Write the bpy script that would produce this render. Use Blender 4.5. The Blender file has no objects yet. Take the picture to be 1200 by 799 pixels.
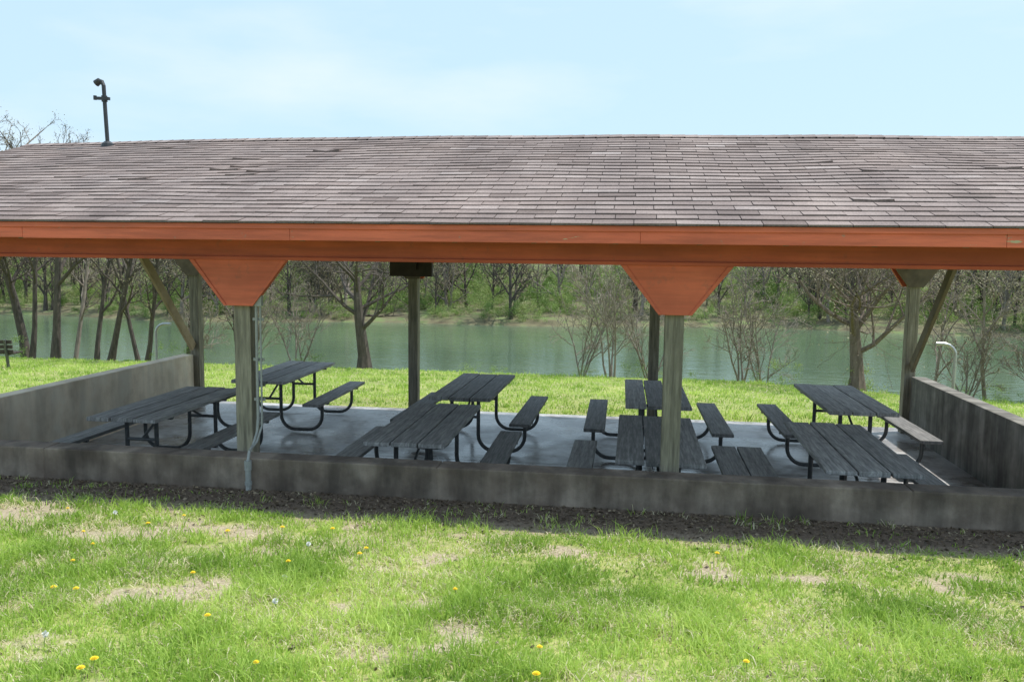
import bpy, math, random
import numpy as np
from mathutils import Vector, Matrix
random.seed(7)
RNG = np.random.default_rng(11)
scene = bpy.context.scene
COL = scene.collection

# ------------------------------------------------------------------ helpers
class MB:
    def __init__(s):
        s.v=[]; s.f=[]; s.m=[]; s.a=[]
    def add(s, vs, fs, mi=0, a=0.5):
        o=len(s.v); s.v.extend(vs)
        for f in fs:
            s.f.append(tuple(i+o for i in f)); s.m.append(mi); s.a.append(a)
    def box(s, x0,x1,y0,y1,z0,z1, mi=0, a=None):
        if a is None: a=random.random()
        s.add([(x0,y0,z0),(x1,y0,z0),(x1,y1,z0),(x0,y1,z0),(x0,y0,z1),(x1,y0,z1),(x1,y1,z1),(x0,y1,z1)],
              [(0,3,2,1),(4,5,6,7),(0,1,5,4),(1,2,6,5),(2,3,7,6),(3,0,4,7)],mi,a)
    def beam(s, p, q, w, h, mi=0, up=(0,0,1)):
        p=Vector(p); q=Vector(q); d=(q-p).normalized(); u=Vector(up)
        r=d.cross(u).normalized(); u=r.cross(d).normalized()
        vs=[]
        for c in (p,q):
            for a,b in ((-1,-1),(1,-1),(1,1),(-1,1)):
                vs.append(tuple(c+r*(a*w/2)+u*(b*h/2)))
        s.add(vs,[(0,1,2,3),(7,6,5,4),(0,4,5,1),(1,5,6,2),(2,6,7,3),(3,7,4,0)],mi,random.random())
    def prism_xz(s, poly, y0, y1, mi=0):
        n=len(poly)
        vs=[(x,y0,z) for x,z in poly]+[(x,y1,z) for x,z in poly]
        fs=[tuple(range(n)), tuple(range(2*n-1,n-1,-1))]
        for i in range(n):
            j=(i+1)%n; fs.append((j,i,i+n,j+n))
        s.add(vs,fs,mi,random.random())
    def tube(s, pts, radii, sides=8, mi=0, a=0.5, cap=True):
        pts=[Vector(p) for p in pts]; n=len(pts)
        if not hasattr(radii,'__len__'): radii=[radii]*n
        vs=[]; prev=None
        for i in range(n):
            if i==0: t=pts[1]-pts[0]
            elif i==n-1: t=pts[-1]-pts[-2]
            else: t=pts[i+1]-pts[i-1]
            t.normalize()
            if prev is None:
                r=t.cross(Vector((0,0,1)) if abs(t.z)<0.9 else Vector((1,0,0))).normalized()
            else:
                r=(prev-t*prev.dot(t)).normalized()
            prev=r; b=t.cross(r)
            for k in range(sides):
                an=2*math.pi*k/sides
                vs.append(tuple(pts[i]+(r*math.cos(an)+b*math.sin(an))*radii[i]))
        fs=[]
        for i in range(n-1):
            for k in range(sides):
                k2=(k+1)%sides
                fs.append((i*sides+k,i*sides+k2,(i+1)*sides+k2,(i+1)*sides+k))
        if cap:
            fs.append(tuple(range(sides-1,-1,-1))); fs.append(tuple((n-1)*sides+k for k in range(sides)))
        s.add(vs,fs,mi,a)
    def mesh(s, name, mats, smooth=False):
        me=bpy.data.meshes.new(name); me.from_pydata(s.v,[],s.f)
        for m in mats: me.materials.append(m)
        me.polygons.foreach_set('material_index', s.m)
        at=me.attributes.new('rnd','FLOAT','FACE'); at.data.foreach_set('value', s.a)
        if smooth: me.polygons.foreach_set('use_smooth',[True]*len(s.f))
        me.update(); return me
    def obj(s, name, mats, parent=None, bevel=0, smooth=False):
        ob=bpy.data.objects.new(name, s.mesh(name,mats,smooth)); COL.objects.link(ob)
        if parent: ob.parent=parent
        if bevel:
            b=ob.modifiers.new('bevel','BEVEL'); b.width=bevel; b.segments=2; b.limit_method='ANGLE'
        return ob
def empty(name, loc=(0,0,0)):
    e=bpy.data.objects.new(name,None); e.location=loc; COL.objects.link(e); e.empty_display_size=0.2; return e

def np_mesh(name, verts, faces_flat, starts, totals, mats, attr=None, smooth=False):
    me=bpy.data.meshes.new(name)
    me.vertices.add(len(verts)); me.vertices.foreach_set('co', np.asarray(verts,dtype=np.float32).ravel())
    me.loops.add(len(faces_flat)); me.loops.foreach_set('vertex_index', np.asarray(faces_flat,dtype=np.int32))
    me.polygons.add(len(starts)); me.polygons.foreach_set('loop_start', np.asarray(starts,dtype=np.int32))
    try: me.polygons.foreach_set('loop_total', np.asarray(totals,dtype=np.int32))
    except Exception: pass
    if attr is not None:
        at=me.attributes.new('rnd','FLOAT','FACE'); at.data.foreach_set('value', np.asarray(attr,dtype=np.float32))
    for m in mats: me.materials.append(m)
    if smooth: me.polygons.foreach_set('use_smooth',[True]*len(starts))
    me.update(calc_edges=True); me.validate()
    return me

_lat=np.random.default_rng(3).random((256,256))
def vnoise(x,y):
    xi=np.floor(x).astype(int); yi=np.floor(y).astype(int); fx=x-xi; fy=y-yi
    fx=fx*fx*(3-2*fx); fy=fy*fy*(3-2*fy)
    g=lambda a,b:_lat[a%256,b%256]
    return (g(xi,yi)*(1-fx)+g(xi+1,yi)*fx)*(1-fy)+(g(xi,yi+1)*(1-fx)+g(xi+1,yi+1)*fx)*fy
def fbm(x,y,o=4):
    t=0;a=.5;n=0
    for i in range(o):
        t=t+a*vnoise(x*2**i+17.3*i,y*2**i+9.1*i); n+=a; a*=.5
    return t/n
def sstep(a,b,x):
    t=np.clip((x-a)/(b-a),0,1); return t*t*(3-2*t)

# ------------------------------------------------------------------ materials
def nt(name):
    m=bpy.data.materials.new(name); m.use_nodes=True
    n=m.node_tree; b=n.nodes['Principled BSDF']
    return m,n,b
def N(t,typ,**kw):
    x=t.nodes.new(typ)
    for k,v in kw.items(): setattr(x,k,v)
    return x
def noise(t, scale, detail=5, stretch=None, rough=.6):
    tc=N(t,'ShaderNodeTexCoord'); mp=N(t,'ShaderNodeMapping')
    if stretch: mp.inputs['Scale'].default_value=stretch
    t.links.new(tc.outputs['Object'],mp.inputs[0])
    n=N(t,'ShaderNodeTexNoise'); n.inputs['Scale'].default_value=scale; n.inputs['Detail'].default_value=detail
    n.inputs['Roughness'].default_value=rough
    t.links.new(mp.outputs[0],n.inputs['Vector']); return n.outputs['Fac']
def ramp(t, fac, stops):
    r=N(t,'ShaderNodeValToRGB'); e=r.color_ramp.elements
    while len(e)<len(stops): e.new(0.5)
    for i,(p,c) in enumerate(stops):
        e[i].position=p; e[i].color=(c[0],c[1],c[2],1)
    t.links.new(fac,r.inputs[0]); return r.outputs[0]
def mix(t, fac, a, b, mode='MIX'):
    m=N(t,'ShaderNodeMix',data_type='RGBA',blend_type=mode)
    if isinstance(fac,(int,float)): m.inputs[0].default_value=fac
    else: t.links.new(fac,m.inputs[0])
    for i,c in ((6,a),(7,b)):
        if isinstance(c,(tuple,list)): m.inputs[i].default_value=(c[0],c[1],c[2],1)
        else: t.links.new(c,m.inputs[i])
    return m.outputs[2]
def attr(t,name='rnd'):
    a=N(t,'ShaderNodeAttribute'); a.attribute_name=name; return a.outputs['Fac']
def bump(t,b,h,strength=.3,dist=.01):
    n=N(t,'ShaderNodeBump'); n.inputs['Strength'].default_value=strength; n.inputs['Distance'].default_value=dist
    t.links.new(h,n.inputs['Height']); t.links.new(n.outputs[0],b.inputs['Normal'])
def math_(t,op,a,b_=0.0):
    m=N(t,'ShaderNodeMath',operation=op)
    for i,c in enumerate((a,b_)):
        if isinstance(c,(int,float)): m.inputs[i].default_value=c
        else: t.links.new(c,m.inputs[i])
    return m.outputs[0]
def simple(name,stops,scale,rough=.8,bs=.3,bd=.005,stretch=None,metal=0,grime=None,rnd=0,streak=None,peel=False):
    m,t,b=nt(name)
    f=noise(t,scale,6,stretch); c=ramp(t,f,stops)
    if grime:
        g=noise(t,grime[0],4); gm=ramp(t,g,[(grime[1],(0,0,0)),(grime[2],(1,1,1))])
        sep=N(t,'ShaderNodeSeparateColor'); t.links.new(gm,sep.inputs[0])
        c=mix(t,sep.outputs[0],c,grime[3])
    if streak:
        g=noise(t,streak[0],5,streak[1]); c=mix(t,1,c,ramp(t,g,[(.38,(streak[2],)*3),(.62,(1.12,)*3)]),'MULTIPLY')
    if peel:   # paint weathered off toward the east end of the board
        geo=N(t,'ShaderNodeNewGeometry'); sx=N(t,'ShaderNodeSeparateXYZ'); t.links.new(geo.outputs['Position'],sx.inputs[0])
        mr=N(t,'ShaderNodeMapRange'); mr.inputs[1].default_value=1.2; mr.inputs[2].default_value=3.0; mr.inputs[3].default_value=0; mr.inputs[4].default_value=.13
        t.links.new(sx.outputs[0],mr.inputs[0])
        g=noise(t,5,6,(1,1,4)); s=math_(t,'ADD',g,mr.outputs[0])
        m1=N(t,'ShaderNodeMapRange'); m1.inputs[1].default_value=.70; m1.inputs[2].default_value=.725; t.links.new(s,m1.inputs[0])
        c=mix(t,m1.outputs[0],c,(.46,.38,.22))
    if rnd:
        c2=ramp(t,attr(t),[(0,(1-rnd,)*3),(1,(1+rnd*.6,)*3)])
        c=mix(t,1.0,c,c2,'MULTIPLY')
    t.links.new(c,b.inputs['Base Color']); b.inputs['Roughness'].default_value=rough; b.inputs['Metallic'].default_value=metal
    if bs: bump(t,b,noise(t,scale*3,5,stretch),bs,bd)
    return m

M_orange=simple('orange_paint',[(.3,(.56,.118,.058)),(.7,(.68,.155,.078))],3,.6,.15,.003,(1,1,1),grime=(9,.60,.75,(.42,.12,.07)),streak=(2,(.4,1,6),.82))
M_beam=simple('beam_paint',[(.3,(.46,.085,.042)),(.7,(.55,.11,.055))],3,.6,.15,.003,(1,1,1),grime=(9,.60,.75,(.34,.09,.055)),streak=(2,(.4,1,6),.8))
M_fascia=simple('fascia_paint',[(.3,(.56,.115,.055)),(.7,(.66,.15,.075))],2,.55,.15,.003,(.5,1,3),grime=(12,.66,.73,(.40,.20,.13)),streak=(3,(.5,1,7),.78),peel=True)
M_post=simple('weathered_post_wood',[(.3,(.19,.17,.13)),(.55,(.32,.29,.22)),(.75,(.43,.40,.32))],9,.85,.5,.004,(4,4,.35),rnd=.2,streak=(6,(5,5,.4),.7))
M_litbrace=simple('lit_tone_brace_wood',[(.3,(.38,.27,.16)),(.7,(.58,.45,.29))],9,.8,.4,.004,(2,.5,.5),rnd=.2)  # left braces: their sunlit look is put into the wood colour
M_shadebrace=simple('shade_tone_brace_wood',[(.3,(.10,.08,.05)),(.7,(.20,.16,.11))],9,.8,.4,.004,(2,.5,.5),rnd=.2)  # right braces: same wood, with shade put into the colour
M_table=simple('grey_weathered_planks',[(.28,(.17,.168,.165)),(.5,(.29,.283,.275)),(.75,(.45,.435,.41))],8,.65,.7,.005,(7,.6,4),grime=(3,.55,.75,(.15,.148,.14)),rnd=.4,streak=(5,(9,.5,1),.6))
M_metal=simple('weathered_steel_tube',[(.3,(.065,.07,.072)),(.7,(.12,.125,.125))],20,.42,.1,.001,metal=.35)
M_galv=simple('galvanised_steel',[(.3,(.38,.39,.40)),(.7,(.52,.53,.54))],30,.4,.1,.001,metal=.6)
M_conduit=simple('grey_conduit',[(.3,(.26,.27,.26)),(.7,(.36,.37,.36))],20,.5,.1,.001)
M_concwall=simple('stained_concrete',[(.3,(.135,.10,.078)),(.5,(.205,.16,.127)),(.7,(.32,.26,.21))],3.2,.9,.8,.012,grime=(1.4,.48,.68,(.10,.075,.058)),streak=(3,(1.6,1,.3),.58))
M_litwall=simple('lit_tone_concrete',[(.3,(.66,.53,.40)),(.5,(.78,.66,.52)),(.7,(.82,.73,.60))],3,.9,.5,.008,grime=(1.6,.58,.75,(.54,.41,.29)),streak=(2,(1,1.6,.35),.82))  # left wall: its sunlit look is put into the concrete colour
M_shadewall=simple('shade_tone_concrete',[(.3,(.15,.14,.125)),(.5,(.24,.23,.205)),(.7,(.34,.325,.30))],3,.9,.5,.008,grime=(1.6,.5,.7,(.12,.11,.095)),streak=(2.4,(1,2.2,.25),.48))  # right wall: the shaded counterpart, darkness put into the colour
M_dark=simple('dark_underlay',[(.3,(.02,.018,.017)),(.7,(.04,.035,.03))],6,.9,.2)
M_rafter=simple('rafter_wood',[(.3,(.12,.10,.075)),(.7,(.21,.17,.12))],8,.85,.3)
M_black=simple('black_box_paint',[(.3,(.03,.022,.018)),(.7,(.06,.045,.035))],8,.7,.2)

# slab
M_slab,t,b=nt('slab_concrete')
f=noise(t,1.3,7); c=ramp(t,f,[(.3,(.34,.335,.34)),(.5,(.49,.485,.49)),(.7,(.62,.615,.61))])
f3=noise(t,.8,6); s3=ramp(t,f3,[(.46,(1,1,1)),(.55,(.60,.57,.55))]); c=mix(t,1,c,s3,'MULTIPLY')
f4=noise(t,2.3,7); c=mix(t,1,c,ramp(t,f4,[(.52,(1,1,1)),(.60,(.62,.58,.55)),(.70,(.42,.38,.35))]),'MULTIPLY')
f5=noise(t,9,6); c=mix(t,1,c,ramp(t,f5,[(.35,(.80,.80,.80)),(.6,(1.08,1.08,1.08))]),'MULTIPLY')
t.links.new(c,b.inputs['Base Color'])
t.links.new(ramp(t,f3,[(.4,(.5,)*3),(.58,(.18,)*3)]),b.inputs['Roughness'])
bump(t,b,noise(t,30,5),.15,.003)

# shingles
M_shing,t,b=nt('asphalt_shingles')
c=ramp(t,attr(t),[(0,(.13,.097,.087)),(.35,(.215,.168,.155)),(.7,(.265,.215,.20)),(1,(.34,.29,.275))])
g=noise(t,1.1,5); c=mix(t,1,c,ramp(t,g,[(.3,(.82,.82,.84)),(.7,(1.18,1.17,1.16))]),'MULTIPLY')
g=noise(t,.8,6,(3,.35,1)); c=mix(t,1,c,ramp(t,g,[(.35,(.86,.85,.86)),(.65,(1.10,1.10,1.10))]),'MULTIPLY')
g=noise(t,90,3); c=mix(t,1,c,ramp(t,g,[(.3,(.65,.65,.65)),(.7,(1.35,1.35,1.35))]),'MULTIPLY')
t.links.new(c,b.inputs['Base Color']); b.inputs['Roughness'].default_value=.93
bump(t,b,noise(t,160,3),.5,.004)

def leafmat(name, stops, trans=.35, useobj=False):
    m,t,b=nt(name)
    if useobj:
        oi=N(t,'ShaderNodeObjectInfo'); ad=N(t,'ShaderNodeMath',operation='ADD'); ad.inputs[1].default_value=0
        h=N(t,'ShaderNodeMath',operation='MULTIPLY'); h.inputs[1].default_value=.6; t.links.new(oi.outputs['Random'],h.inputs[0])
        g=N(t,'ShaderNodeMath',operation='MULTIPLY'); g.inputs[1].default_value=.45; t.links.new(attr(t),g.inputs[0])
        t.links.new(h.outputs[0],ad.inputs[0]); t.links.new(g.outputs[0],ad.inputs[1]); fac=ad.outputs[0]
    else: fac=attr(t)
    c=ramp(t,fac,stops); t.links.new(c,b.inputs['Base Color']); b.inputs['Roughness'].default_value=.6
    tr=N(t,'ShaderNodeBsdfTranslucent'); t.links.new(c,tr.inputs[0])
    mx=N(t,'ShaderNodeMixShader'); mx.inputs[0].default_value=trans
    out=[n for n in t.nodes if n.type=='OUTPUT_MATERIAL'][0]
    t.links.new(b.outputs[0],mx.inputs[1]); t.links.new(tr.outputs[0],mx.inputs[2]); t.links.new(mx.outputs[0],out.inputs[0])
    return m
M_grass=leafmat('grass_blades',[(0,(.19,.33,.045)),(.4,(.37,.54,.09)),(.84,(.58,.72,.19)),(.88,(.60,.54,.32)),(1,(.78,.72,.53))],.45)
M_leaf=leafmat('spring_leaves',[(0,(.07,.11,.03)),(.3,(.14,.23,.055)),(.65,(.26,.37,.10)),(1,(.42,.45,.19))],.4,True)
M_bud=leafmat('tree_buds',[(0,(.22,.17,.12)),(.5,(.34,.31,.15)),(1,(.44,.37,.26))],.4)
M_litter=leafmat('leaf_litter',[(0,(.05,.035,.022)),(.5,(.12,.085,.055)),(1,(.32,.25,.17))],.1)
M_bark=simple('bark',[(.3,(.045,.036,.03)),(.7,(.115,.095,.08))],6,.9,.8,.02,(3,3,.6))
M_bark2=simple('pale_bark',[(.3,(.15,.12,.10)),(.7,(.31,.265,.225))],5,.9,.5,.02,(3,3,.6))
M_yellow=simple('dandelion_yellow',[(.3,(.80,.55,.01)),(.7,(.9,.68,.02))],40,.6,0)
M_white=simple('dandelion_seed_white',[(.3,(.7,.7,.68)),(.7,(.8,.8,.78))],60,.8,0)
M_stem=simple('dandelion_stem_green',[(.3,(.14,.22,.05)),(.7,(.2,.3,.08))],20,.6,0)

# ------------------------------------------------------------------ terrain
XL,XR=-7.05,4.05       # side-wall centre lines
def hgt(x,y):
    x=np.asarray(x,float); y=np.asarray(y,float)
    yc=21.6-2.0*sstep(2,9,x)
    yf=70+3*np.sin(x*.05+.6)+1.2*np.sin(x*.21)-10*sstep(15,60,x)
    z=np.where(y<6.5, .48+(6.5-np.maximum(y,-40))*.06, 0)
    z=np.where((y>=6.5)&(y<12.7), .48-(.51)*(y-6.5)/6.2, z)
    z=np.where((y>=12.7)&(y<yc), -.03-.67*(y-12.7)/(yc-12.7), z)
    z=np.where((y>=yc)&(y<yf-6), -.7-3.8*sstep(0,6,y-yc), z)
    z=np.where(y>=yf-6, -4.5+1.7*sstep(0,9,y-(yf-6))+7.0*sstep(2,60,y-yf)+1.2*fbm(x*.06,y*.06)*sstep(0,20,y-yf), z)
    z=z+.05*(fbm(x*.9,y*.9)-.5)*(y<40)*(1-np.exp(-np.maximum(0,np.abs(y-6.5)-.3)))
    z=z+.5*(fbm(x*.1,y*.1+5)-.5)*sstep(3,8,y-yc)
    ins=(x>XL)&(x<XR)&(y>6.6)&(y<12.72)
    return np.where(ins,-.12,z)
def bare(x,y):
    n=fbm(x*2.6+3,y*4.0+7,4)
    b=sstep(.57,.70,n)*.88
    front=(y<6.7)
    wall=sstep(5.55,5.95,y+.5*(fbm(x*2.5,y*2.5)-.5))*front*((x>-9)&(x<6))
    left=sstep(.40,.56,fbm(x*1.8+40,y*3.2))*sstep(4.5,5.3,y)*sstep(-.5,-2.6,x)*front*.88
    far=(y>12.5)*(-.6)
    return np.clip(np.maximum(np.maximum(b,wall),left)+far*b*1.2,0,1)
def arr(*segs):
    out=[]
    for a,b_,n in segs: out.append(np.linspace(a,b_,n,endpoint=False))
    return np.concatenate(out+[[segs[-1][1]]])
xs=arr((-420,-60,24),(-60,-20,40),(-20,-9,44),(-9,XL-.01,36),(XL-.01,XL+.01,1),(XL+.01,XR-.01,200),(XR-.01,XR+.01,1),(XR+.01,8,60),(8,20,48),(20,60,40),(60,420,24))
ys=arr((-60,0,12),(0,2,10),(2,6.58,100),(6.58,6.62,1),(6.62,12.70,20),(12.70,12.74,1),(12.74,26,70),(26,58,12),(58,90,64),(90,140,20),(140,700,20))
GX,GY=np.meshgrid(xs,ys); GZ=hgt(GX,GY)
nx,ny=len(xs),len(ys)
V=np.stack([GX,GY,GZ],-1).reshape(-1,3)
i=np.arange(nx-1); j=np.arange(ny-1); I,J=np.meshgrid(i,j)
q=np.stack([J*nx+I,J*nx+I+1,(J+1)*nx+I+1,(J+1)*nx+I],-1).reshape(-1,4)
M_ground,t,b=nt('lawn_and_soil')
at=N(t,'ShaderNodeAttribute'); at.attribute_name='bare'
n1=noise(t,14,7); n2=noise(t,1.2,5); n3=noise(t,55,5)
grs=ramp(t,n1,[(.25,(.15,.21,.045)),(.5,(.28,.33,.09)),(.75,(.46,.43,.21))])
grs=mix(t,1,grs,ramp(t,n2,[(.3,(.8,.85,.8)),(.7,(1.2,1.12,1.1))]),'MULTIPLY')
soil=ramp(t,n3,[(.25,(.20,.15,.105)),(.5,(.40,.32,.24)),(.75,(.58,.50,.40))])
geo=N(t,'ShaderNodeNewGeometry'); sx=N(t,'ShaderNodeSeparateXYZ'); t.links.new(geo.outputs['Position'],sx.inputs[0])
# bare soil beside the wall, eave shadow deepened in its colour
shade_mr=N(t,'ShaderNodeMapRange'); shade_mr.inputs[1].default_value=5.55; shade_mr.inputs[2].default_value=6.0; t.links.new(sx.outputs[1],shade_mr.inputs[0])
shade_soil=ramp(t,n3,[(.25,(.065,.045,.032)),(.5,(.13,.093,.066)),(.75,(.24,.18,.135))])
soil=mix(t,shade_mr.outputs[0],soil,shade_soil)
c=mix(t,at.outputs['Fac'],grs,soil)
mr=N(t,'ShaderNodeMapRange'); mr.inputs[1].default_value=22; mr.inputs[2].default_value=24; t.links.new(sx.outputs[1],mr.inputs[0])
n4=noise(t,.7,7)
forest=ramp(t,n4,[(.3,(.085,.07,.04)),(.5,(.15,.14,.075)),(.65,(.14,.20,.065)),(.8,(.22,.20,.12))])
c=mix(t,mr.outputs[0],c,forest)
t.links.new(c,b.inputs['Base Color']); b.inputs['Roughness'].default_value=.95
bump(t,b,n3,.7,.02)
me=np_mesh('ground',V,q.ravel(),np.arange(len(q))*4,np.full(len(q),4),[M_ground],smooth=True)
a=me.attributes.new('bare','FLOAT','POINT')
if len(me.vertices)==len(V): a.data.foreach_set('value',bare(GX,GY).ravel().astype(np.float32))
ground=bpy.data.objects.new('ground',me); COL.objects.link(ground)

# lake
mb=MB(); LZ=-3.5
mb.add([(-420,22,LZ),(420,22,LZ),(420,95,LZ),(-420,95,LZ)],[(0,1,2,3)])
M_water,t,b=nt('lake_water')
tc=N(t,'ShaderNodeTexCoord'); mp=N(t,'ShaderNodeMapping'); mp.inputs['Scale'].default_value=(.45,1.0,1)
t.links.new(tc.outputs['Object'],mp.inputs[0])
w=N(t,'ShaderNodeTexNoise'); w.inputs['Scale'].default_value=2.4; w.inputs['Detail'].default_value=5; t.links.new(mp.outputs[0],w.inputs[0])
c=ramp(t,noise(t,.06,4,(.5,2,1)),[(.3,(.075,.12,.075)),(.7,(.11,.16,.10))])
t.links.new(c,b.inputs['Base Color']); b.inputs['Roughness'].default_value=.06; b.inputs['IOR'].default_value=1.33
b.inputs['Specular IOR Level'].default_value=.34
bump(t,b,w.outputs[0],.5,.06)
mb.obj('lake',[M_water])

# ------------------------------------------------------------------ grass
def blades(n_cl, per, x0,x1,y0,y1, h, w, spread, seed, clumpy=True):
    r=np.random.default_rng(seed)
    cx=r.uniform(x0,x1,n_cl); cy=r.uniform(y0,y1,n_cl)
    keep=(r.random(n_cl) > bare(cx,cy)*.95)
    ins=(cx>-7.2)&(cx<4.2)&(cy>6.45)&(cy<12.9); keep&=~ins
    cx=cx[keep]; cy=cy[keep]
    f=fbm(cx*2.6+9,cy*3.2,4)
    hs=.45+1.9*np.clip(f-.32,0,1)**1.1*1.4
    tone=np.clip(.42+2.4*(fbm(cx*1.5+31,cy*2.0,4)-.5),0,1)
    n=len(cx)*per
    bx=np.repeat(cx,per)+r.normal(0,spread,n); by=np.repeat(cy,per)+r.normal(0,spread,n)
    hh=h*np.repeat(hs,per)*r.uniform(.4,1.35,n); ww=w*r.uniform(.6,1.35,n)
    an=r.uniform(0,2*np.pi,n); lean=r.uniform(.15,1.25,n); la=r.uniform(0,2*np.pi,n)
    dead=r.random(n)<(.10+.3*bare(bx,by)+.38*sstep(.49,.66,fbm(bx*2.2+70,by*3.1))*(by<7)); lean=np.where(dead,lean+1.0,lean)
    col=np.clip(np.repeat(tone,per)*.6+r.random(n)*.34,0,.82); col=np.where(dead,r.uniform(.88,1,n),col)
    bz=hgt(bx,by)-.004
    dx,dy=np.cos(an)*ww/2,np.sin(an)*ww/2
    lx,ly=np.cos(la),np.sin(la)
    def lev(tt):
        off=hh*np.sin(lean*tt)*tt; up=hh*tt*np.cos(lean*tt*.8)
        return bx+lx*off,by+ly*off,bz+up
    m=lev(.55); tp=lev(1.0)
    v=np.stack([np.stack([bx-dx,by-dy,bz],-1),np.stack([bx+dx,by+dy,bz],-1),
                np.stack([m[0]+dx*.8,m[1]+dy*.8,m[2]],-1),np.stack([m[0]-dx*.8,m[1]-dy*.8,m[2]],-1),
                np.stack([tp[0],tp[1],tp[2]],-1)],1)
    return v.reshape(-1,3),col,n
parts=[blades(16500,14,-6.5,4.5,2.2,4.6,.075,.0056,.03,1),
       blades(13500,12,-8,6,4.5,6.5,.066,.0068,.035,2),
       blades(20000,7,-23,14,12.75,22.8,.075,.015,.07,3),
       blades(2600,7,-14,-7.2,6.5,12.8,.065,.013,.06,4),
       blades(1500,7,4.2,10,6.5,12.8,.065,.013,.06,5)]
V=np.concatenate([p[0] for p in parts]); C=np.concatenate([p[1] for p in parts]); n=len(C)
o=np.arange(n)*5
fl=np.stack([o,o+1,o+2,o+3,o+3,o+2,o+4],-1).ravel()
st=np.stack([np.arange(n)*7,np.arange(n)*7+4],-1).ravel(); tot=np.tile([4,3],n)
me=np_mesh('grass',V,fl,st,tot,[M_grass],attr=np.repeat(C,2))
COL.objects.link(bpy.data.objects.new('grass',me))

# leaf litter along the wall and on bare soil
def quads_mesh(name,P,size,mat,seed,flat=.35,attrv=None):
    r=np.random.default_rng(seed); n=len(P)
    u=r.normal(0,1,(n,3)); u[:,2]*=flat; u/=np.linalg.norm(u,axis=1)[:,None]
    v=r.normal(0,1,(n,3)); v[:,2]*=flat; v-=u*(u*v).sum(1)[:,None]; v/=np.linalg.norm(v,axis=1)[:,None]
    s=(size*r.uniform(.5,1.3,n))[:,None]
    q=np.stack([P-u*s,P-v*s*.55,P+u*s,P+v*s*.55],1).reshape(-1,3)
    a=r.random(n) if attrv is None else attrv
    return np_mesh(name,q,np.arange(4*n),np.arange(n)*4,np.full(n,4),[mat],attr=a)
px=RNG.uniform(-8.5,6.5,8500); py=6.48-np.abs(RNG.normal(0,.40,8500))
px=np.concatenate([px,RNG.uniform(-8,6,1300)]); py=np.concatenate([py,RNG.uniform(2.3,6,1300)])
P=np.stack([px,py,hgt(px,py)+.008],-1)
COL.objects.link(bpy.data.objects.new('leaf_litter',quads_mesh('leaf_litter',P,.016,M_litter,5,.25,RNG.random(len(P))**1.6)))

# dandelions
mb=MB()
spots=[(-2.6,5.0),(-2.3,5.15),(-3.3,4.6),(-3.5,4.8),(-1.9,4.3),(-2.9,3.9),(.75,3.25),(-2.0,3.6),(-1.55,3.2),(.55,3.6),(-2.25,3.1),(-.35,3.3),(-4.3,4.9),(-4.6,5.1)]
for _ in range(38): spots.append((random.uniform(-6,4.5) if random.random()<.3 else random.uniform(-5,-1.6),random.uniform(2.6,5.4)))
for k,(x,y) in enumerate(spots):
    z=float(hgt(x,y)); hgt_s=random.uniform(.05,.095); lx=random.uniform(-.01,.01)
    mb.tube([(x,y,z),(x+lx,y,z+hgt_s)],.0018,5,0)
    top=Vector((x+lx,y,z+hgt_s)); R=random.uniform(.012,.018)
    if k%8!=4:
        for lay,(rr,zz) in enumerate(((1,.0),(.75,.004),(.45,.007))):
            for i in range(14):
                a0=2*math.pi*(i+lay*.5)/14; a1=a0+.36
                mb.add([tuple(top+Vector((0,0,zz))),tuple(top+Vector((math.cos(a0)*R*rr,math.sin(a0)*R*rr,zz+.003))),
                        tuple(top+Vector((math.cos(a1)*R*rr,math.sin(a1)*R*rr,zz+.003)))],[(0,1,2)],1)
    else:
        for i in range(90):
            d=Vector((random.gauss(0,1),random.gauss(0,1),random.gauss(0,1))).normalized(); s=d.orthogonal()*.002
            mb.add([tuple(top+s*.3),tuple(top+d*.015-s),tuple(top+d*.015+s)],[(0,1,2)],2)
mb.obj('dandelions',[M_stem,M_yellow,M_white])

# ------------------------------------------------------------------ shelter
sh=empty('picnic_shelter')
PX=[-6.96,-3.34,.345,3.96]
YM=9.65
def mir(y): return 2*YM-y
# slab
mb=MB()
xc=[-7.15,-3.4,.3,4.15]; yc_=[6.70,9.7,12.82]
for a in range(3):
    for c_ in range(2):
        mb.box(xc[a]+.006,xc[a+1]-.006,yc_[c_]+.006,yc_[c_+1]-.006,-.2,0)
mb.obj('floor_slab',[M_slab],sh,.004)
mb=MB(); mb.box(-7.14,4.14,6.72,12.8,-.22,-.015); mb.obj('slab_base',[M_dark],sh)
# walls
mb=MB()
xx=[-7.25,-5.1,-1.55,2.15,4.25]
for a in range(4): mb.box(xx[a]+(.002 if a else 0),xx[a+1]-.002,6.5,6.73,.1,.75)
mb.box(-7.2,4.2,6.505,6.72,-.3,.742)
w_=mb.obj('front_wall',[M_concwall],sh,.012)
mb=MB(); mb.box(-7.17,-6.97,6.735,12.38,-.3,.83); mb.obj('left_side_wall',[M_litwall],sh,.012)
mb=MB(); mb.box(3.97,4.17,6.735,12.38,-.3,.83); mb.obj('right_side_wall',[M_shadewall],sh,.012)
# posts
mb=MB()
for k,x in enumerate(PX):
    for y in (6.82,mir(6.82)):
        xo = x+(.10 if k==0 and y<7 else (-.10 if k==3 and y<7 else 0))
        mb.box(xo-.075,xo+.075,y-.075,y+.075,-.05,2.428)
mb.obj('posts',[M_post],sh,.008)
# braces
for x,nm,mt in ((PX[0],'diagonal_brace_pair',M_litbrace),(PX[3],'diagonal_brace_pair_b',M_shadebrace)):
    mb=MB()
    mb.beam((x,12.36,.95),(x,10.85,2.62),.05,.14)
    mb.beam((x,mir(12.36),.95),(x,mir(10.85),2.62),.05,.14)
    mb.obj(nm,[mt],sh,.004)
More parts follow.
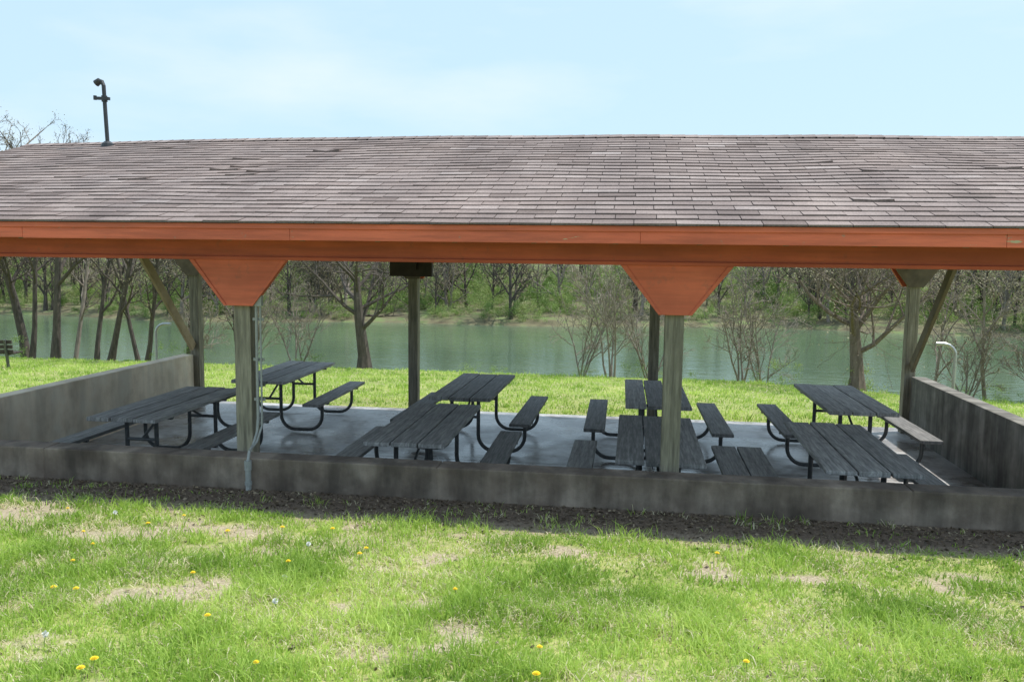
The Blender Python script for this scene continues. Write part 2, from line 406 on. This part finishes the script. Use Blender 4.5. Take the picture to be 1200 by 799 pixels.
# main beams, gussets
mb=MB()
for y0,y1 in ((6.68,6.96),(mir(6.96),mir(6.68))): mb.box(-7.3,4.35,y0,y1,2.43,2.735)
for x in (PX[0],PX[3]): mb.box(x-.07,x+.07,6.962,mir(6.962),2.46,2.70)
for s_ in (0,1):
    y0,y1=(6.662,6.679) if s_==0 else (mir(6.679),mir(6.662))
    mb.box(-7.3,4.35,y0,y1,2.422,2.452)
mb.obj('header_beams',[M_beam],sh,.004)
mb=MB()
for k,x in enumerate(PX):
    mb.prism_xz([(x-.44,2.427),(x-.13,2.03),(x+.13,2.03),(x+.44,2.427)],6.69,6.742)
    # raised edge battens
    mb.prism_xz([(x-.44,2.421),(x-.13,2.03),(x-.105,2.03),(x-.395,2.421)],6.680,6.689)
    mb.prism_xz([(x+.395,2.421),(x+.105,2.03),(x+.13,2.03),(x+.44,2.421)],6.680,6.689)
    mb.prism_xz([(x-.34,2.427),(x-.12,2.10),(x+.12,2.10),(x+.34,2.427)],mir(6.742),mir(6.69),0 )
    mb.prism_xz([(x-.34,2.427),(x-.10,2.10),(x+.10,2.10),(x+.34,2.427)],mir(6.94),mir(6.90),1)
x=PX[1]; mb.box(x-.33,x+.33,12.28,12.355,2.14,2.427,2); mb.box(x-.10,x+.10,12.22,12.279,2.25,2.36,2)
mb.obj('gusset_brackets',[M_orange,M_rafter,M_black],sh,.002)
# fascia
mb=MB()
fx=[-7.6,-4.95,-2.65,.05,2.55,4.55]
for a in range(5):
    z0=2.585+random.uniform(-.003,.003)
    for y0,y1 in ((6.18,6.215),(mir(6.215),mir(6.18))): mb.box(fx[a]+.001,fx[a+1]-.001,y0,y1,z0,2.712)
mb.box(-7.6,4.55,6.165,6.179,2.672,2.714); 
mb.obj('fascia_boards',[M_fascia],sh,.003)
SL=.33
def surf(x,y):
    yy=y if y<=YM else mir(y)
    fr=(yy-6.17)/(YM-6.17)
    z=2.725+SL*(yy-6.17)
    z-= (.035+.045*((x+1.8)/5.5)**2)*fr
    z+= .012*(float(vnoise(np.array(x*.9+50),np.array(y*1.3)))-.5)*2*min(1,fr*3)
    return z
mb=MB()
nxr=48; nyr=20
for side in (0,1):
    for a in range(nxr):
        for c_ in range(nyr):
            X0=-7.55+12.05*a/nxr; X1=-7.55+12.05*(a+1)/nxr
            Y0=6.17+(YM-6.17)*c_/nyr; Y1=6.17+(YM-6.17)*(c_+1)/nyr
            if side: Y0,Y1=mir(Y1),mir(Y0)
            mb.add([(X0,Y0,surf(X0,Y0)),(X1,Y0,surf(X1,Y0)),(X1,Y1,surf(X1,Y1)),(X0,Y1,surf(X0,Y1))],[(0,1,2,3)],0)
            mb.add([(X0,Y0,surf(X0,Y0)-.025),(X1,Y0,surf(X1,Y0)-.025),(X1,Y1,surf(X1,Y1)-.025),(X0,Y1,surf(X0,Y1)-.025)],[(3,2,1,0)],1)
mb.obj('roof_deck',[M_dark,M_rafter],sh)
# rafters & gables
mb=MB()
x=-7.45
while x<4.5:
    for s_ in (1,-1):
        ya=6.22 if s_==1 else mir(6.22)
        mb.beam((x,ya,2.725+SL*.05-.105),(x,YM,2.725+SL*3.48-.21),.04,.12)
    x+=.61
for x in PX[1:3]: mb.box(x-.02,x+.02,6.965,mir(6.965),2.50,2.64)
mb.obj('rafters',[M_rafter],sh)
mb=MB()
for x in (-7.0,4.0):
    mb.add([(x,6.97,2.74),(x,mir(6.97),2.74),(x,YM,3.62),(x+.02,6.97,2.74),(x+.02,mir(6.97),2.74),(x+.02,YM,3.62)],[(0,1,2),(5,4,3),(0,3,4,1),(1,4,5,2),(2,5,3,0)])
for x in (-7.575,4.525):
    for s_ in (1,-1):
        ya=6.2 if s_==1 else mir(6.2)
        mb.beam((x,ya,2.64),(x,YM,2.64+SL*3.45-.11),.03,.14)
mb.obj('gable_panels',[M_orange],sh,.002)
# shingles
mb=MB()
ncourse=27; ex=(YM-6.14)/ncourse; tabw=.305
for side in (0,1):
    for c_ in range(ncourse):
        yl=6.14+c_*ex; yu=min(YM-.005,yl+ex+.03)
        off=(c_%2)*.5*tabw+random.uniform(-.02,.02)
        cr=random.uniform(-.10,.10)
        x=-7.62-off
        while x<4.55:
            x0=max(-7.60,x+.003); x1=min(4.57,x+tabw-.003); x+=tabw
            if x1-x0<.03: continue
            lift=.012+random.uniform(0,.006); jl=random.uniform(-.004,.004)
            curl=random.uniform(.006,.024) if random.random()<.025 else 0
            a=min(1,max(0,random.gauss(.5,.13)+cr)); 
            if random.random()<.03: a*=.4
            pl=yl+jl; sg=1
            def P(xx_,yy_,dz):
                yw=yy_ if side==0 else mir(yy_)
                return (xx_,yw,surf(xx_,max(6.17,yy_))+(yy_-6.17)*SL*(yy_<6.17)+dz)
            xm=(x0+x1)/2; k1=random.uniform(-.004,.004)
            vs=[P(x0,pl+k1,lift+curl*random.random()),P(xm,pl,lift+curl*.3),P(x1,pl-k1,lift+curl*random.random()),
                P(x1,yu,.003),P(xm,yu,.003),P(x0,yu,.003),
                P(x0,pl+.001,.0),P(xm,pl+.001,.0),P(x1,pl+.001,.0)]
            fs=[(0,1,4,5),(1,2,3,4),(6,7,1,0),(7,8,2,1),(5,6,0),(3,2,8)]
            if side: fs=[f[::-1] for f in fs]
            mb.add(vs,fs[:2],0,a); mb.add(vs,fs[2:],0,a*.2)
# ridge caps
x=-7.6
while x<4.5:
    a=min(1,max(0,random.gauss(.5,.2))); x1=min(4.57,x+.16); zt=.02
    vs=[]
    for xx_ in (x,x1):
        hgt_=.005 if xx_==x1 else .0
        for dy in (-.13,0,.13):
            vs.append((xx_,YM+dy,surf(xx_,YM)-abs(dy)*SL+zt+hgt_))
    mb.add(vs,[(0,3,4,1),(1,4,5,2)],0,a)
    mb.add([vs[0],vs[3],(vs[3][0],vs[3][1],vs[3][2]-.02),(vs[0][0],vs[0][1],vs[0][2]-.02)],[(0,3,2,1)],0,a*.4)
    x+=.14
mb.obj('shingle_roof',[M_shing],sh)
# drip edge
mb=MB(); mb.box(-7.6,4.56,6.156,6.176,2.715,2.722); mb.box(-7.6,4.56,mir(6.176),mir(6.156),2.715,2.722); mb.obj('drip_edge',[M_dark],sh)
# service mast on roof
M_mast=simple('dark_mast_paint',[(.3,(.028,.03,.034)),(.7,(.05,.052,.056))],20,.4,.1,.001,metal=.3)
mb=MB()
bx,by=-6.36,9.45; bz=surf(bx,by)
mb.tube([(bx,by,bz-.05),(bx,by,bz+.03),(bx,by,bz+.06)],[.085,.07,.035],12)
mb.tube([(bx,by,bz),(bx-.015,by,bz+.40),(bx-.025,by,bz+.72),(bx-.045,by,bz+.765),(bx-.09,by,bz+.775)],[.024,.024,.024,.026,.03],10)
mb.tube([(bx-.07,by,bz+.78),(bx-.125,by,bz+.745)],[.036,.042],10)
mb.beam((bx-.13,by-.02,bz+.57),(bx+.06,by-.02,bz+.56),.03,.035)
mb.tube([(bx-.13,by-.02,bz+.55),(bx-.13,by-.02,bz+.60)],.02,8); mb.tube([(bx-.02,by,bz+.53),(bx-.022,by,bz+.60)],.035,10)
mb.obj('electric_service_mast',[M_mast],sh,smooth=False)
# conduit
mb=MB()
mb.tube([(-3.20,6.73,2.15),(-3.20,6.725,1.05),(-3.20,6.70,.93),(-3.19,6.60,.84),(-3.18,6.50,.80),(-3.17,6.455,.74),(-3.17,6.455,.66)],.0125,8)
mb.tube([(-3.165,6.735,2.12),(-3.165,6.73,1.1),(-3.165,6.72,.98),(-3.17,6.63,.86),(-3.175,6.5,.82)],.009,8)
mb.tube([(-3.17,6.455,.72),(-3.17,6.455,.40)],.024,10)
mb.tube([(-3.17,6.455,.74),(-3.17,6.455,.66)],.031,10)
mb.tube([(-3.17,6.455,.56),(-3.17,6.455,.53)],.03,10)
mb.box(-3.225,-3.14,6.70,6.742,2.03,2.16)
for z in (1.2,1.55,1.9): mb.box(-3.24,-3.14,6.742,6.75,z,z+.025)
mb.obj('electrical_conduit',[M_conduit],sh,smooth=False)

# ------------------------------------------------------------------ picnic tables
def arc(c,r,a0,a1,n):
    return [(c[0]+r*math.cos(a0+(a1-a0)*i/n),c[1]+r*math.sin(a0+(a1-a0)*i/n)) for i in range(n+1)]
def table(x,y,rot,L=2.05,seed=0):
    random.seed(100+seed)
    e=empty('picnic_table',(x,y,0)); e.rotation_euler=(0,0,math.radians(rot))
    mb=MB(); W=.765; nb=3; g=.014; w=(W-g*(nb-1))/nb
    for k in range(nb):
        x0=-W/2+k*(w+g); dl=random.uniform(-.015,.015)
        mb.box(x0,x0+w,-L/2+dl,L/2+dl,.718+random.uniform(-.003,.003),.760+random.uniform(-.004,.004))
    mb.obj('tabletop_planks',[M_table],e,.007)
    mb=MB()
    for s in (-1,1): mb.box(s*.74-.125,s*.74+.125,-L/2+random.uniform(-.01,.01),L/2,.425,.465)
    mb.obj('bench_planks',[M_table],e,.007)
    mb=MB(); r=.0235
    for yy in (-.66,.66):
        for s in (-1,1):
            pts=[(.17,.70),(.17,.62)]+[(.17+.0,.45)]+arc((.17+.20,.24),.20,math.pi,1.5*math.pi,6)+[(.50,.04)]+arc((.56,.24),.20,1.5*math.pi,2*math.pi,6)+[(.76,.42)]
            mb.tube([(s*a,yy,c_) for a,c_ in pts],r,10)
            mb.beam((s*.63,yy,.412),(s*.86,yy,.412),.04,.022)
        mb.beam((-.36,yy,.703),(.36,yy,.703),.045,.026)
        mb.tube([(-.17,yy,.46),(.17,yy,.46)],.018,8)
        mb.tube([(0,yy,.46),(0,yy*.25,.70)],.015,8)
    mb.beam((0,-.2,.705),(0,.2,.705),.06,.02)
    ob=mb.obj('steel_frame',[M_metal],e)
    return e
T=[(-5.22,8.80,1),( -4.98,11.45,1.5),(-2.06,8.28,1),(-2.03,10.73,-.5),(.28,8.0,0),(.33,10.65,.7),(2.02,8.0,-.6),(2.64,10.76,.5)]
for k,(x,y,r) in enumerate(T): table(x,y,r,seed=k)

# ------------------------------------------------------------------ handrails and bench
for s,x in ((1,-7.75),(-1,4.62)):
    mb=MB()
    p=[(x,12.6,-.1),(x,12.6,1.12)]+[(x+s*(.17-.17*math.cos(a)),12.6,1.12+.17*math.sin(a)) for a in [math.pi/2*i/6 for i in range(1,7)]]+[(x+s*.27,12.6,1.29)]
    mb.tube(p,.024,10)
    mb.tube([(x,12.6,-.08),(x,12.6,-.03)],.06,12)
    mb.obj('handrail',[M_galv],smooth=False)
e=empty('park_bench',(-15.75,18.3,float(hgt(-15.75,18.3)))); e.rotation_euler=(0,0,.15)
mb=MB()
for z in (.42,.54,.66): mb.box(-.75,.75,-.25+(z-.5)*-.2,-.215+(z-.5)*-.2,z-.045,z+.045)
for y in (-.15,0,.15): mb.box(-.75,.75,y-.06,y+.06,.36,.39)
mb.obj('slats',[M_black],e,.004)
mb=MB()
for x in (-.6,.6):
    mb.beam((x,-.19,0),(x,-.30,.72),.05,.05); mb.beam((x,.2,0),(x,.2,.36),.05,.05); mb.beam((x,-.2,.34),(x,.22,.34),.05,.03)
mb.obj('frame',[M_metal],e)

# ------------------------------------------------------------------ trees
def grow(mb,p,d,L,r,lev,mx,par,rg,tips):
    ns=5 if lev==0 else (5 if lev<3 else 3)
    pts=[p.copy()]; dirs=[d.copy()]; rad=[r]
    end=par.get('taper',.35) if lev else .45
    for i in range(ns):
        wv=par['wob']*(1 if lev else .35)
        d=(d+Vector((rg.gauss(0,wv),rg.gauss(0,wv),rg.gauss(0,wv)+par['up']*(lev>0)))).normalized()
        p=p+d*(L/ns); pts.append(p.copy()); dirs.append(d.copy()); rad.append(max(par.get('rmin',.005),r*(1-(1-end)*(i+1)/ns)))
    if lev==0: rad[0]*=1.35
    mb.tube(pts,rad,8 if lev==0 else (6 if lev==1 else (4 if lev==2 else 3)),0,cap=False)
    if lev>=mx:
        tips.extend([pts[-1],pts[-2],pts[len(pts)//2]]); return
    n=par['n'][lev]
    for k in range(n):
        t=par['t0'][min(lev,1)]+(1-par['t0'][min(lev,1)])*(k+rg.random()*.8)/n
        f=t*ns; i0=min(ns-1,int(f)); q=pts[i0].lerp(pts[i0+1],f-i0)
        ax=dirs[i0+1].orthogonal().normalized(); ax.rotate(Matrix.Rotation(rg.uniform(0,6.283) if lev else k*2.4+rg.uniform(-.5,.5),3,dirs[i0+1]))
        cd=dirs[i0+1].copy(); cd.rotate(Matrix.Rotation(math.radians(rg.uniform(*par['ang'])),3,ax))
        rr=rad[i0]*rg.uniform(*par.get('rr',(.45,.7))); ll=L*rg.uniform(*par['lr'])*(1.15-.45*t if lev else 1)
        grow(mb,q,cd,ll,max(par.get('rmin',.005),rr),lev+1,mx,par,rg,tips)
def tree_mesh(name,H,r,seed,mx=4,par=None,buds=1,bark=None,bs=.02,stems=1,lean=(0,0)):
    rg=random.Random(seed); mb=MB(); tips=[]
    P={'wob':.13,'up':.04,'n':[7,6,5,4],'t0':[.3,.25],'ang':(28,62),'lr':(.5,.72)}
    if par: P.update(par)
    for s in range(stems):
        d=Vector((lean[0]+(rg.uniform(-.35,.35) if stems>1 else 0),lean[1]+(rg.uniform(-.3,.3) if stems>1 else 0),1)).normalized()
        grow(mb,Vector((rg.uniform(-.1,.1)*(stems>1),rg.uniform(-.1,.1)*(stems>1),-.1)),d,H*P.get('tr',.45)*rg.uniform(.9,1.1),r,0,mx,P,rg,tips)
    if buds:
        for tp in tips:
            for _ in range(buds):
                c=tp+Vector((rg.gauss(0,.06),rg.gauss(0,.06),rg.gauss(0,.06)))*(H/6)
                u=Vector((rg.gauss(0,1),rg.gauss(0,1),rg.gauss(0,1))).normalized()*bs*rg.uniform(.5,1.3); v=u.orthogonal()*.8
                mb.add([tuple(c-u),tuple(c-v),tuple(c+u),tuple(c+v)],[(0,1,2,3)],1,rg.random())
    me=mb.mesh(name,[bark or M_bark,M_bud])
    zs=np.array([v[2] for v in mb.v]); sc=H/zs.max()
    me.transform(Matrix.Diagonal((sc,sc,sc,1)))
    return me
def place(name,me,x,y,rot=0,s=1,z=None):
    ob=bpy.data.objects.new(name,me); ob.location=(x,y,float(hgt(x,y)) if z is None else z)
    ob.rotation_euler=(0,0,rot); ob.scale=(s,s,s); COL.objects.link(ob); return ob
spread={'tr':.42,'ang':(38,72),'up':.07,'t0':[.42,.2],'lr':(.58,.85),'rr':(.40,.6),'rmin':.004}
place('bare_tree',tree_mesh('bare_tree',5.4,.17,21,4,dict(spread,n=[8,5,4,3]),buds=1,bs=.012),-7.4,22.3)
place('bare_tree',tree_mesh('bare_tree_b',4.9,.17,33,4,dict(spread,n=[9,5,4,3],lr=(.68,.95)),buds=1,bs=.018,bark=simple('warm_bark',[(.3,(.095,.07,.052)),(.7,(.21,.165,.13))],6,.9,.8,.02,(3,3,.6))),5.5,21.0)
tall={'tr':.75,'ang':(22,50),'t0':[.4,.25],'lr':(.3,.5)}
for k,(x,y,H,r,lx) in enumerate([(-16.9,22.2,6.9,.12,.05),(-18.6,23.2,7.4,.13,-.08),(-16.0,22.8,5.6,.08,.18),(-15.2,22.3,5.4,.10,.32),(-14.6,22.9,5.2,.07,-.1),(-14.1,22.4,5.3,.08,.25),(-19.4,22.0,7.6,.11,.15),(-13.2,23.2,5.0,.07,.1),(-11.6,23.4,4.8,.06,-.15),(-17.6,23.8,7.4,.09,.1),(-20.6,23,7.9,.08,-.1),(-18.0,22.6,7.7,.08,.12)]):
    place('shoreline_tree',tree_mesh('shoreline_tree_%d'%k,H,r,50+k,4,dict(tall,n=[8,5,4,3]),lean=(lx,0),bark=M_bark2 if k in (6,9) else M_bark,bs=.013),x,y)
for k,(x,y,H,r,lx) in enumerate([(8.6,21.2,4.7,.06,-.2),(9.6,20.8,4.8,.07,.1),(7.4,22.0,4.4,.05,.15),(10.8,21.6,5,.08,-.1),(12.2,21.0,5,.09,.1)]):
    place('shoreline_tree',tree_mesh('shoreline_tree_r%d'%k,H,r,80+k,4,dict(tall,n=[8,5,4,3]),lean=(lx,0),buds=1,bs=.014,bark=M_bark2),x,y)
for k,(x,y,H) in enumerate([(-.5,22.2,4.2),(.6,22.8,3.8),(2.9,22.4,3.2),(3.6,22.9,3.8),(-9.6,22.9,3.4),(-10.8,22.4,3.0),(7.9,20.7,2.4),(9.2,20.3,2.2),(-12.5,22.2,2.6),(-1.3,22.9,3.6)]):
    place('bare_shrub',tree_mesh('bare_shrub_%d'%k,H,.030,120+k,3,{'n':[6,5,4],'tr':.7,'ang':(18,50),'t0':[.25,.2],'lr':(.35,.65),'wob':.18},stems=4,bs=.010,bark=M_bark2),x,y)

# leafy shrubs
def shrub_mesh(name,W,H,nl,seed,ls=.09):
    r=np.random.default_rng(seed); nb=14
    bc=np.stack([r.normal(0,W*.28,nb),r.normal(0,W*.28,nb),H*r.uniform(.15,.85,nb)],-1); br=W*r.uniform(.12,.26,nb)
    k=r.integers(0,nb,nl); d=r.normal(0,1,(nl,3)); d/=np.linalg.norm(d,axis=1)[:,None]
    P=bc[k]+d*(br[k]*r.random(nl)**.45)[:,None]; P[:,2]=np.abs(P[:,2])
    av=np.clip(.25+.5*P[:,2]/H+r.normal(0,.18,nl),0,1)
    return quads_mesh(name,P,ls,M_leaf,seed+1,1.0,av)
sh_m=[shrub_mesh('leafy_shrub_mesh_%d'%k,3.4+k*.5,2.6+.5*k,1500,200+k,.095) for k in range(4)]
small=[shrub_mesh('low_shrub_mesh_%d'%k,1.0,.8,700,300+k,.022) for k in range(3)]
for k in range(40):
    x=random.uniform(-24,14) if k<22 else random.choice([random.uniform(-2,4),random.uniform(7,14)])
    yc=21.6-2.0*float(sstep(2,9,np.array(x)))
    place('leafy_shrub',small[k%3],x,yc+random.uniform(.4,1.6),random.uniform(0,6),random.uniform(.35,.95))
# distant wooded bank
tl=empty('distant_tree_line')
tm=[tree_mesh('far_tree_%d'%k,9.5,.17,400+k,3,{'n':[11,6,5],'tr':.85,'ang':(25,55),'t0':[.15,.2],'lr':(.3,.52),'rmin':.014},buds=1,bs=.06,bark=(M_bark if k%3 else M_bark2)) for k in range(6)]
rg=random.Random(5)
def far_y(x): return 70+3*math.sin(x*.05+.6)+1.2*math.sin(x*.21)-10*float(sstep(15,60,np.array(x)))
for k in range(270):
    x=rg.uniform(-80,55); dep=rg.random()**1.4*26; y=far_y(x)+.6+dep
    ob=place('tree',tm[k%6],x,y,rg.uniform(0,6.28),rg.uniform(.55,1.05)); ob.parent=tl
for k in range(660):
    x=rg.uniform(-80,55); dep=rg.random()**1.3*28; y=far_y(x)-.2+dep
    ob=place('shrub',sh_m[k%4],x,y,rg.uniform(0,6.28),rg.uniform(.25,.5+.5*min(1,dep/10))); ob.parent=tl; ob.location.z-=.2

# ------------------------------------------------------------------ light, sky
sd=Vector((.50,.20,1)).normalized()
el=math.asin(sd.z); az=math.atan2(sd.x,sd.y)
L=bpy.data.lights.new('sun','SUN'); L.energy=5.0; L.angle=math.radians(.5); L.color=(1,.96,.89)
so=bpy.data.objects.new('sun',L); so.rotation_euler=(-sd).to_track_quat('-Z','Y').to_euler(); so.location=(10,5,20); COL.objects.link(so)
w=bpy.data.worlds.new('World'); scene.world=w; w.use_nodes=True; t=w.node_tree
bg=t.nodes['Background']; bg.inputs[1].default_value=.15
sky=N(t,'ShaderNodeTexSky',sky_type='NISHITA'); sky.sun_disc=False; sky.sun_elevation=el; sky.sun_rotation=az
sky.dust_density=1.5; sky.air_density=1.0; sky.ozone_density=1.0
tc=N(t,'ShaderNodeTexCoord'); mp=N(t,'ShaderNodeMapping'); mp.inputs['Scale'].default_value=(1,1,3.5); mp.inputs['Location'].default_value=(.3,.2,.1)
t.links.new(tc.outputs['Generated'],mp.inputs[0])
cn=N(t,'ShaderNodeTexNoise'); cn.inputs['Scale'].default_value=2.2; cn.inputs['Detail'].default_value=7; t.links.new(mp.outputs[0],cn.inputs[0])
cr=N(t,'ShaderNodeMapRange'); cr.inputs[1].default_value=.48; cr.inputs[2].default_value=.75; cr.inputs[3].default_value=0; cr.inputs[4].default_value=.75
t.links.new(cn.outputs[0],cr.inputs[0])
haze=mix(t,.80,sky.outputs[0],(4.6,6.35,7.7))
m=mix(t,cr.outputs[0],haze,(6.3,6.9,7.3)); t.links.new(m,bg.inputs[0])

# ------------------------------------------------------------------ camera
cam=bpy.data.cameras.new('camera'); cam.lens=29.1; cam.sensor_width=36; cam.clip_end=2000; cam.clip_start=.05
co=bpy.data.objects.new('camera',cam); COL.objects.link(co)
yaw=math.radians(8.2); pit=math.radians(6.0); roll=.012
fwd=Vector((-math.sin(yaw)*math.cos(pit),math.cos(yaw)*math.cos(pit),-math.sin(pit)))
right=Vector((math.cos(yaw),math.sin(yaw),0)); up=right.cross(fwd)
r2=right*math.cos(roll)+up*math.sin(roll); u2=up*math.cos(roll)-right*math.sin(roll)
M=Matrix((r2,u2,-fwd)).transposed().to_4x4(); M.translation=(0,0,2.5)
co.matrix_world=M
scene.camera=co
scene.view_settings.view_transform='Standard'; scene.view_settings.look='None'; scene.view_settings.exposure=0
